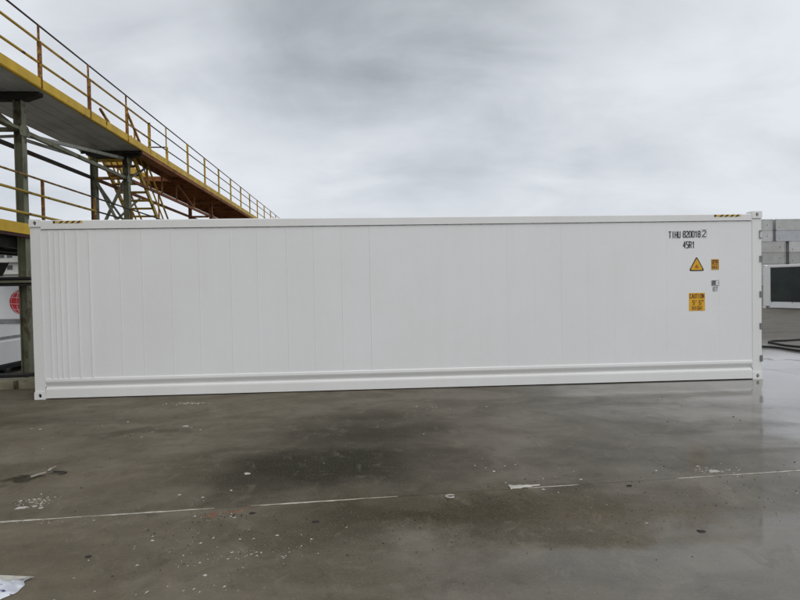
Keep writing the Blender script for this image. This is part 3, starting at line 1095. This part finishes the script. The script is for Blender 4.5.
# dark cross bars and bracket below the walkway
b = MB(); b.box(-4.2, 2.622, 1.865, -1.37, 2.64, 2.045); b.build('backing_plate', M['dark_steel'], lo)
for z, h, m in ((2.025, .045, 'dark_steel'), (1.955, .05, 'green_steel'), (1.885, .04, 'dark_steel')):
    b = MB(); b.box(-4.2, 2.50 + (.02 if m == 'green_steel' else 0), z - h / 2, -1.36, 2.62, z + h / 2)
    b.build('cross_bar', M[m], lo)
b = MB(); b.prism([(-2.6, 2.36), (-1.80, 2.34), (-1.94, 2.07), (-2.6, 2.07)], 'y', 2.52, 2.60); b.build('bracket', M['dark_steel'], lo)
b = MB(); b.bar((-3.3, 2.56, 2.66), (-3.3, 2.56, .02), .12); b.build('column', M['dark_steel'], lo)
b = MB(); b.bar((-3.3, -3.0, 2.64), (-3.3, -3.0, .02), .12); b.build('column', M['dark_steel'], lo)
b = MB(); b.bar((-3.3, 9, 2.64), (-3.3, 9, .02), .12); b.build('column', M['dark_steel'], lo)

# ------------------------------------------------------------------ white machine on a trailer, sleepers
M['van_white'] = container_paint('white_body_paint', (.84, .84, .83), .06)
M['van_grey'] = plain('grey_trim_and_shade', (.26, .265, .26), .5)
M['rubber'] = plain('tyre_rubber', (.015, .015, .015), .8)
M['emblem'] = plain('red_emblem', (.62, .018, .03), .4, .12, bs=0)
M['emblem_line'] = plain('pale_emblem_lines', (.72, .60, .58), .5, .05, bs=0)
tr = empty('service_trailer', (-3.4, 5.0, 0), 'low white trailer with black chassis behind the olive column', 'trailer')
b = MB()
b.prism([(-2.24, .24), (-2.22, .70), (-2.24, .76), (-2.26, 1.00), (-4.6, 1.00), (-4.6, .24)], 'y', 2.72, 7.3)
b.build('body', M['van_white'], tr)
b = MB(); b.box(-2.235, 2.70, .765, -2.215, 7.3, .815); b.build('trim_shade_strip', M['van_grey'], tr)  # grey strip stands in for the shadow line along the body side
b = MB(); b.box(-4.5, 2.8, .12, -2.27, 7.2, .235); b.build('chassis_rail', M['rubber'], tr)
b = MB(); b.box(-2.268, 2.74, .19, -2.225, 7.25, .238); b.build('bumper_strip', M['rubber'], tr)
for x in (-2.42, -4.40):
    for y in (3.35, 6.4):
        b = MB(); b.tube((x - .09, y, .17), (x + .09, y, .17), .17, 20)
        w_ = b.build('wheel', M['rubber'], tr)
        b = MB(); b.tube((x - .094, y, .17), (x + .094, y, .17), .09, 14); b.build('rim', M['van_grey'], w_)
cb = empty('white_cabinet', (-3.3, 5.3, 1.0), 'white box with red globe emblem standing on the low trailer', 'cabinet')
b = MB(); b.box(-4.5, 4.60, 1.11, -2.30, 6.4, 1.92, .02); b.build('body', M['van_white'], cb)
b = MB(); b.box(-4.46, 4.64, 1.002, -2.34, 6.36, 1.108); b.build('plinth', M['van_grey'], cb)
b = MB(); b.box(-4.5, 4.588, 1.13, -2.30, 4.598, 1.175); b.build('trim_shade_strip', M['van_white'], cb)
# emblem: red disc with pale globe lines
ec = Vector((-2.66, 1.51)); R_ = .30
b = MB(); b.prism([(ec.x + R_ * math.cos(2 * math.pi * k / 36), ec.y + R_ * math.sin(2 * math.pi * k / 36)) for k in range(36)], 'y', 4.592, 4.599)
em = b.build('emblem', M['emblem'], cb)
b = MB()


def arcline(pts, th=.012):
    for k, (p, q) in enumerate(zip(pts, pts[1:])):
        b.bar((p[0], 4.5905 - .00005 * (k % 3), p[1]), (q[0], 4.5905 - .00005 * (k % 3), q[1]), .003, th)


for sc_ in (.45, .85):
    arcline([(ec.x + R_ * sc_ * math.cos(t_), ec.y + R_ * math.sin(t_) * .98) for t_ in [math.pi * k / 10 - math.pi / 2 for k in range(11)]])
    arcline([(ec.x - R_ * sc_ * math.cos(t_), ec.y + R_ * math.sin(t_) * .98) for t_ in [math.pi * k / 10 - math.pi / 2 for k in range(11)]])
for zz_ in (-.6, -.15, .35, .72):
    hw = R_ * math.sqrt(1 - zz_ * zz_)
    arcline([(ec.x - hw + 2 * hw * k / 8, ec.y + R_ * zz_ + .05 * (k / 8 - .5) ** 2 * 4 * R_) for k in range(9)])
b.build('globe_line', M['emblem_line'], em)

M['timber'] = plain('weathered_beam', (.19, .175, .115), .75, .35, 3.5, bs=.5)


def sleeper(x0, x1, y0, y1, z1, tilt, label):
    b = MB()
    b.box(x0, y0, .0, x1, y1, z1, .012)
    for i_, v in enumerate(b.v):
        f = (v[0] - x0) / (x1 - x0)
        b.v[i_] = (v[0], v[1] + tilt * f, v[2] + (.012 * mnoise.noise(Vector(v) * 3) if v[2] > .05 else 0))
    o = b.build('concrete_sleeper', M['timber'])
    return tag(o, label, 'sleeper', 'weathered sleepers beside the container')


sleeper(-3.0, -.95, 1.0, 1.45, .16, .10, 'long weathered olive sleeper on the ground at the left frame edge')
sleeper(-.87, -.06, 1.12, 1.5, .17, .0, 'short weathered sleeper touching the left end of the container')
b = MB(); b.box(-3.2, 2.0, 0, -1.2, 2.28, .15, .01)  # dark block added in place of the shadow under the trailer
o = b.build('shade_block', M['dark_steel']); tag(o, 'dark block added for the shade behind the pale sleepers at the column foot', 'sleeper')

# ------------------------------------------------------------------ far building on the left
M['facade'] = plain('dirty_white_facade', (.42, .42, .39), .8, .15, .4)
M['far_win'] = plain('dark_window', (.05, .055, .055), .25, .4, .8, bs=0)
M['far_frame'] = plain('window_frame', (.30, .30, .29), .6)
bd = empty('apartment_building', (-84, 155, 0), 'far pale block with rows of small windows, glimpsed under the low walkway', 'building')
bw0, bw1, by = -104, -70, 150
b = MB(); b.box(bw0, by, 0, bw1, by + 11, 15.0); b.build('wall', M['facade'], bd)
win = pane = None
for fl in range(5):
    z = 1.55 + 3.05 * fl
    b = MB(); b.box(bw0 - .2, by - .8, z + 1.90, bw1 + .2, by - .002, z + 2.25); b.build('ledge', M['facade'], bd)
    x = bw0 + 1
    k = 0
    while x < bw1 - 2:
        if win is None:
            b = MB()
            b.box(x, by - .06, z, x + 1.5, by - .003, z + .08); b.box(x, by - .06, z + 1.22, x + 1.5, by - .003, z + 1.3)
            b.box(x, by - .06, z + .08, x + .08, by - .003, z + 1.22); b.box(x + 1.42, by - .06, z + .08, x + 1.5, by - .003, z + 1.22)
            win = b.build('window', M['far_frame'], bd)
            b = MB(); b.box(x + .08, by - .03, z + .08, x + 1.42, by - .004, z + 1.22); pane = b.build('pane', M['far_win'], win)
            wx, wz = x, z
        else:
            w2 = inst(win, x - wx, 0, z - wz, bd)
            inst(pane, 0, 0, 0, w2)
        x += 2.0 if k % 2 == 0 else 2.9
        k += 1

# ------------------------------------------------------------------ framed container on the right
fc = empty('framed_container', (0, 0, 0), 'white framed container with a dark green side panel, at the right frame edge', 'container')
M['dark_green'] = plain('dark_green_panel', (.012, .020, .016), .42, .5, .8, bs=.2)
FL, FD, FH = 12.19, 2.44, 2.56


def frame_part(name, m, boxes, bev=0.0, parent=fc):
    b = MB()
    for q in boxes:
        b.box(*q, bev)
    return b.build(name, M[m], parent)


# local: x along the side from the far corner towards the camera, y to the inside, z up
frame_part('bottom_rail', 'frame_white', [(.50, .002, .045, FL - .2, .12, .385)])
for k, x in enumerate((.03, FL - .43)):
    frame_part('corner_post', 'frame_white', [(x, .004, .12, x + .46, .30, FH - .12)], .03)
    frame_part('corner_post', 'frame_white', [(x, FD - .30, .12, x + .26, FD - .004, FH - .12)], .03)
frame_part('top_rail', 'frame_white', [(.30, .002, FH - .17, FL - .3, .16, FH - .02)], .03)
frame_part('top_rail', 'frame_white', [(.30, FD - .16, FH - .17, FL - .3, FD - .002, FH - .02)], .03)
frame_part('bottom_rail', 'frame_white', [(.30, FD - .12, .10, FL - .3, FD, .34)])
for x in (.0, FL - .2):
    for y in (0, FD - .2):
        frame_part('corner_casting', 'frame_white', [(x, y, 0, x + .2, y + .2, .118)])
        frame_part('corner_casting', 'frame_white', [(x + .02, y, FH - .118, x + .2, y + .2, FH)], .04)
frame_part('roof_panel', 'frame_white', [(.32, .165, FH - .10, FL - .32, FD - .165, FH - .05)])
frame_part('end_wall', 'frame_white', [(.14, .305, .2, .20, FD - .305, FH - .1)])
frame_part('end_wall', 'frame_white', [(FL - .2, .305, .2, FL - .14, FD - .305, FH - .1)])
frame_part('floor_frame', 'rubber', [(.3, .13, .14, FL - .3, FD - .13, .30)])
# rounded dark panel
b = MB()
b.prism(rounded([(.52, .395), (FL - .4, .395), (FL - .4, FH - .175), (.52, FH - .175)], .09, 4), 'y', .035, .09)
b.build('side_panel', M['dark_green'], fc)
b = MB()
for k in range(9):
    b.box(.60 + k * 1.3, -.006, .345, .67 + k * 1.3, -.001, .385)
b.build('latch', M['hinge'], fc)
fc.location = (29.10, 24.6, 0)
fc.rotation_euler.z = math.atan2(-.969, .239)

# ------------------------------------------------------------------ far stacks of containers
BACKLIT_GREYS = {'g1': (.46, .48, .47), 'g2': (.44, .465, .50), 'g3': (.53, .53, .545), 'g4': (.37, .37, .37), 'g5': (.43, .43, .43)}  # white containers: their backlit shade is put into these grey base colours
for k_, v_ in BACKLIT_GREYS.items():
    M[k_] = container_paint('backlit_container_' + k_, v_, .18)
M['far_dark'] = plain('dark_gap_steel', (.06, .06, .06), .7)


def stack_container(label):
    o = empty('stacked_container', (0, 0, 0), label, 'container', 'containers stacked beyond the yard')
    b = MB(); b.box(.25, .04, .16, L - .25, D - .04, H - .13); b.build('body', M['g1'], o)
    b = MB(); b.box(.18, 0, H - .128, L - .18, D, H - .03); b.build('top_rail', M['g1'], o)
    b = MB(); b.box(.18, 0, .02, L - .18, D, .158); b.build('bottom_rail', M['g1'], o)
    p_ = c_ = None
    for x in (0, L - .178):
        for y in (0, D - .162):
            if p_ is None:
                b = MB(); b.box(0, 0, .12, .2, .2, H - .12); p_ = b.build('corner_post', M['g1'], o)
                b = MB(); b.box(-.003, -.003, 0, .20, .20, .118); c_ = b.build('corner_casting', M['far_dark'], o)
                inst(c_, 0, 0, H - .118, o)
            else:
                inst(p_, x if x == 0 else L - .2, y if y == 0 else D - .2, 0, o)
                inst(c_, x if x == 0 else L - .197, y if y == 0 else D - .197, 0, o)
                inst(c_, x if x == 0 else L - .197, y if y == 0 else D - .197, H - .118, o)
    b = MB(); b.box(.9, .03, .5, 1.0, .039, .9); b.box(L - 1.6, .03, 1.2, L - 1.4, .039, 1.5); b.build('vent_cover', M['far_dark'], o)
    return o


SY = 141.0
stacks = []
for tier in range(6):
    t_top = 5 - tier
    if tier in (4, 5):
        xs = (99.75, 112.75)
    else:
        xs = (103.2, 116.35)
    for q, x in enumerate(xs):
        stacks.append((x, SY, tier, q))
stacks.append((106.4, 160.0, 5, 2))
for tier in range(5):
    stacks.append((106.4, 160.0, tier, 2))
TN = ('bottom', 'second from bottom', 'third from bottom', 'third from top', 'second from top', 'top')
mats = {5: ('g1', 'g1', 'g1'), 4: ('g3', 'g2', 'g1'), 3: ('g5', 'g3', 'g4'), 2: ('g4', 'g4', 'g4'), 1: ('g5', 'g3', 'g1'), 0: ('g4', 'g2', 'g5')}
proto = None
protos = {}
for x, y, tier, q in stacks:
    where = ('left container of the front stack', 'right container of the front stack', 'in the stack standing further back')[q]
    label = 'backlit white container in shade grey, %s tier, %s' % (TN[tier], where)
    if proto is None:
        proto = o = stack_container(label)
    else:
        o = copy_tree(proto)
        o['label'] = label
    o.location = (x, y, tier * H * .995)
    key = mats[tier][q]
    for ch in o.children:
        nm = ch.name.split('.')[0]
        if nm in ('corner_casting', 'vent_cover'):
            continue
        ch.material_slots[0].link = 'OBJECT'
        ch.material_slots[0].material = M[key]

# ------------------------------------------------------------------ litter on the ground
# white flakes and dark grit: uncountable
fl = MB()
gr = MB()


def scrap(b, x, y, s, r, rot=None, thin=None):
    n = r.choice((4, 5, 5, 6))
    a0 = r.uniform(0, 6.3)
    st_ = r.choice((.22, .4, .6, .8, 1.0))
    rot = r.uniform(0, 3.14) if rot is None else rot + r.uniform(-.25, .25)
    st_ = thin or st_
    pts = []
    for k in range(n):
        t_ = a0 + 2 * math.pi * k / n + r.uniform(-.25, .25)
        u, v = math.cos(t_) * s * r.uniform(.7, 1.1), math.sin(t_) * s * st_ * r.uniform(.7, 1.1)
        pts.append((x + u * math.cos(rot) - v * math.sin(rot), y + u * math.sin(rot) + v * math.cos(rot)))
    hz_ = r.uniform(.004, .010)
    i = len(b.v)
    b.v += [(px, py, .0015) for px, py in pts] + [(x, y, hz_)]
    for k in range(n):
        b.f.append((i + k, i + (k + 1) % n, i + n))


r = random.Random(5)
clusters = [  # cx, cy, rx, ry, count, size
    (3.9, -5.75, .55, .45, 34, .011), (4.5, -6.1, .45, .35, 40, .011), (6.65, -4.6, .22, .75, 34, .013), (7.0, -4.75, .4, .3, 26, .011),
    (8.45, -4.72, .35, .16, 34, .013), (8.6, -5.25, .7, .45, 26, .011), (2.75, -.75, .3, .06, 26, .014), (2.7, -2.2, .9, .8, 22, .014),
    (2.65, -4.85, .22, .16, 26, .016), (4.1, -4.95, .5, .35, 16, .012), (6.6, -1.8, 1.4, .9, 26, .016), (9.2, -2.6, 1.6, 1.2, 16, .014),
    (5.2, -3.6, 1.5, 1.5, 20, .010), (7.4, -5.6, .7, .5, 18, .009), (5.0, -5.9, .7, .5, 22, .009), (1.4, -2.0, .8, .7, 18, .017), (4.2, -5.35, .18, .1, 26, .010)]
for cx, cy, rx, ry, cnt, s in clusters:
    for k in range(int(cnt * .7)):
        x, y = r.gauss(cx, rx * .55), r.gauss(cy, ry * .55)
        scrap(fl, x, y, s * r.choice((.22, .28, .35, .4, .55, .8, 1.5)), r)
for cx, cy, rx, ry, cnt, s, rot in ((2.62, -.70, .22, .07, 60, .020, .1), (2.60, -4.86, .16, .10, 60, .016, .55), (4.55, -6.05, .35, .12, 40, .013, .5), (4.15, -6.5, .5, .15, 14, .022, .8), (3.0, -5.35, .35, .06, 16, .016, .1), (6.2, -1.5, .5, .12, 14, .022, .1), (8.5, -4.74, .18, .05, 40, .014, .1)):
    for k in range(cnt):
        scrap(fl, r.gauss(cx, rx * .55), r.gauss(cy, ry * .55), s * r.choice((.3, .4, .5, .7, 1.0)), r, rot, r.choice((.2, .3, .45)))
for cx, cy, rx, ry, cnt, s in ((5.9, -5.6, 1.0, .45, 170, .006), (4.6, -5.6, .8, .5, 110, .006), (7.2, -5.5, .9, .6, 90, .006), (8.4, -5.4, .8, .8, 60, .006), (3.9, -5.6, .6, .5, 46, .010), (7.6, -5.2, .8, .5, 24, .011), (5.2, -5.9, 1.2, .5, 40, .009), (6.2, -5.4, .8, .4, 34, .009), (8.6, -5.4, .8, .7, 36, .010), (2.5, -3.5, .9, 1.2, 24, .014), (4.25, -5.35, .2, .1, 24, .011), (9, -2.4, 2, 1.3, 20, .014)):
    for k in range(cnt):
        x, y = r.gauss(cx, rx * .6), r.gauss(cy, ry * .6)
        scrap(gr, x, y, s * r.choice((.3, .35, .45, .6, 1.0)), r)
tag(fl.build('paint_flakes', M['flake']), 'scattered white paint flakes on the wet concrete', 'litter', kind='stuff')
tag(gr.build('dark_grit', M['grit']), 'scattered dark grit and bits on the wet concrete', 'litter', kind='stuff')

b = MB()
r3 = random.Random(3)
pts = [(6.54 + .27 * k / 12, .11 * (1 - (k / 12) ** 1.2) + .012) for k in range(13)]
prev = None
for k, (x, w) in enumerate(pts):
    yc = -4.965 + .0725 * (x - 6.54) + r3.uniform(-.004, .004)
    cur = ((x, yc - w * r3.uniform(.35, .6), .002), (x, yc - w * .1, .009 + r3.uniform(0, .003)), (x, yc + w * r3.uniform(.3, .55), .002))
    if prev:
        b.quad(prev[0], cur[0], cur[1], prev[1])
        b.quad(prev[1], cur[1], cur[2], prev[2])
    prev = cur
tag(b.build('caulk_smear', M['flake']), 'pale tapering smear of joint filler to the right of the white ring', 'litter')
for cx, cy, rx, ry, sd_, lab in ((2.56, -5.02, .06, .025, 8, 'largest white crumb of the pile by the left frame edge'), (8.46, -4.76, .07, .035, 9, 'white crumb on the joint line at the right'),
                                 (3.05, -3.02 + .75, .06, .02, 12, 'long white flake on the ground at the left, below the dark streak'),
                                 (4.22, -4.33, .03, .025, 15, 'single white flake left of the dark patch')):
    tag(chunk(cx, cy, rx, ry, sd_, .012).build('filler_crumb', M['flake']), lab, 'litter', 'white crumbs on the ground')

# small white ring
b = MB()
n, m2 = 24, 8
for k in range(n):
    for q in range(m2):
        a, c = 2 * math.pi * k / n, 2 * math.pi * q / m2
        rr = .030 + .0085 * math.cos(c)
        b.v.append((6.01 + rr * math.cos(a) * 1.15, -5.15 + rr * math.sin(a), .009 + .0085 * math.sin(c)))
for k in range(n - 3):
    for q in range(m2):
        b.f.append((k * m2 + q, (k + 1) * m2 + q, (k + 1) * m2 + (q + 1) % m2, k * m2 + (q + 1) % m2))
tag(b.build('plastic_ring', M['flake'], smooth=True), 'small open white ring lying on the dark damp concrete', 'ring')

# crumpled printed sack, lower left
def sack_mat():
    m, t, bsdf, pos = mat('printed_sack')
    n = nz(t, pos, 12, 5, .6, .5)
    ink = mth(t, 'MULTIPLY', sstep(t, nz(t, mapping(t, pos, sc=(1, 1.6, 1)), 26, 2, .5, .4), .58, .63), sstep(t, nz(t, pos, 7, 2), .48, .56))
    c = mixc(t, sstep(t, n, .3, .7), (.42, .44, .50), (.72, .74, .78))
    put(t, bsdf.inputs['Base Color'], mixc(t, ink, c, (.035, .04, .13)))
    bsdf.inputs['Roughness'].default_value = .35
    return m


M['sack'] = sack_mat()
b = MB()
nx, ny = 34, 30
cx0, cy0 = 3.03, -6.48
for j in range(ny + 1):
    for i in range(nx + 1):
        u, v = i / nx * 2 - 1, j / ny * 2 - 1
        wu = .26 * (1 + .10 * math.sin(5 * v + 1) + .08 * mnoise.noise(Vector((v * 3, 0, 4))))
        wv = .20 * (1 + .14 * mnoise.noise(Vector((u * 2.4, 7, 1))))
        px, py = cx0 + u * wu + .03 * v, cy0 + v * wv + .05 * u
        edge = (1 - u ** 6) * (1 - v ** 6)
        z = .004 + edge * (.020 + .026 * abs(mnoise.noise(Vector((u * 2.2, v * 2.2, 2)))) + .030 * abs(mnoise.noise(Vector((u * 5, v * 5, 5)))))
        b.v.append((px, py, max(.003, z)))
for j in range(ny):
    for i in range(nx):
        q = j * (nx + 1) + i
        b.f.append((q, q + 1, q + nx + 2, q + nx + 1))
sk = empty('crumpled_sack', (3.03, -6.48, 0), 'crumpled white plastic sack with blue print, lower left on the ground', 'sack')
b.build('body', M['sack'], sk)
b = MB()
tips = [(3.02, -6.30), (3.12, -6.275), (3.33, -6.265), (3.23, -6.31), (3.10, -6.335)]
zs = [.03, .045, .020, .030, .03]
i0 = len(b.v)
b.v += [(x, y, z) for (x, y), z in zip(tips, zs)] + [(x, y, z - .006) for (x, y), z in zip(tips, zs)]
b.f += [(0, 1, 2, 3, 4), (9, 8, 7, 6, 5)] + [(k, (k + 1) % 5, 5 + (k + 1) % 5, 5 + k) for k in range(5)]
b.build('flap', M['flake'], sk)

# broken scraps left
M['scrap'] = plain('grey_scrap', (.30, .28, .23), .6, .3, 12)
M['scrap_dark'] = plain('dark_scrap', (.035, .03, .022), .6, .3, 12)


def strip(p, z0, z1, w, name, m, label):
    b = MB()
    for k, (a, c) in enumerate(zip(p, p[1:])):
        b.bar((a[0], a[1], z0 + (z1 - z0) * k / (len(p) - 1) + .004), (c[0], c[1], z0 + (z1 - z0) * (k + 1) / (len(p) - 1) + .004), w, .006)
    return tag(b.build(name, M[m]), label, 'scrap', 'broken scraps at the left')


strip([(2.20, -4.20), (2.25, -4.165), (2.31, -4.15)], .003, .025, .05, 'torn_scrap', 'scrap', 'torn pale scrap lying at the edge of the dark spot at the left')
strip([(2.27, -4.03), (2.285, -3.99), (2.32, -3.99)], .004, .035, .028, 'torn_scrap', 'scrap', 'small curled pale scrap behind the flat torn one')
strip([(2.33, -4.05), (2.45, -4.07), (2.47, -4.10), (2.43, -4.15)], .006, .006, .022, 'bent_strap', 'scrap_dark', 'bent dark strap lying right of the pale scraps')
for x, y, s, sd_, lab in ((3.52, -5.98, .024, 21, 'dark leaf on the ground near the sack, under the joint line'), (7.62, -6.0, .032, 22, 'dark blob on the grey wet floor, lower middle'), (4.95, -5.55, .03, 23, 'dark leaf below the joint line, under the dark patch'), (4.45, -5.33, .028, 24, 'dark leaf right of the rust spot'), (7.55, -5.05, .028, 25, 'dark leaf in the damp spot right of the filler smear')):
    o = chunk(x, y, s, s * .6, sd_, .010).build('leaf_scrap', M['grit'])
    tag(o, lab, 'leaf', 'dark leaves on the ground')

# dark hose lying on the wet yard behind the right end of the container
HOSE = [(18.54, 6.35), (17.98, 6.2), (17.44, 6.06), (16.88, 5.9), (16.56, 5.89), (16.22, 5.62), (16.14, 5.3), (16.06, 4.77), (16.15, 4.36), (16.39, 3.94), (16.14, 3.32), (15.68, 3.11), (15.55, 3.57), (15.54, 3.96), (15.53, 4.39), (15.36, 4.61), (15.0, 4.77)]
cu_ = []
for k in range(len(HOSE) - 1):
    p0, p1, p2, p3 = [Vector(HOSE[max(0, min(len(HOSE) - 1, k + q))]) for q in (-1, 0, 1, 2)]
    for q in range(8):
        t_ = q / 8
        cu_.append(.5 * ((2 * p1) + (p2 - p0) * t_ + (2 * p0 - 5 * p1 + 4 * p2 - p3) * t_ * t_ + (3 * p1 - p0 - 3 * p2 + p3) * t_ ** 3))
b = MB()
HR = .026
for k, p in enumerate(cu_):
    d = (cu_[min(k + 1, len(cu_) - 1)] - cu_[max(k - 1, 0)]).normalized()
    nrm = Vector((-d.y, d.x))
    for q in range(8):
        a = 2 * math.pi * q / 8
        o2 = p + nrm * HR * math.cos(a)
        b.v.append((o2.x, o2.y, HR + HR * math.sin(a) * .95))
for k in range(len(cu_) - 1):
    for q in range(8):
        b.f.append((k * 8 + q, k * 8 + (q + 1) % 8, (k + 1) * 8 + (q + 1) % 8, (k + 1) * 8 + q))
tag(b.build('hose', M['rubber'], smooth=True), 'dark hose looped on the wet ground past the right end of the container', 'hose')
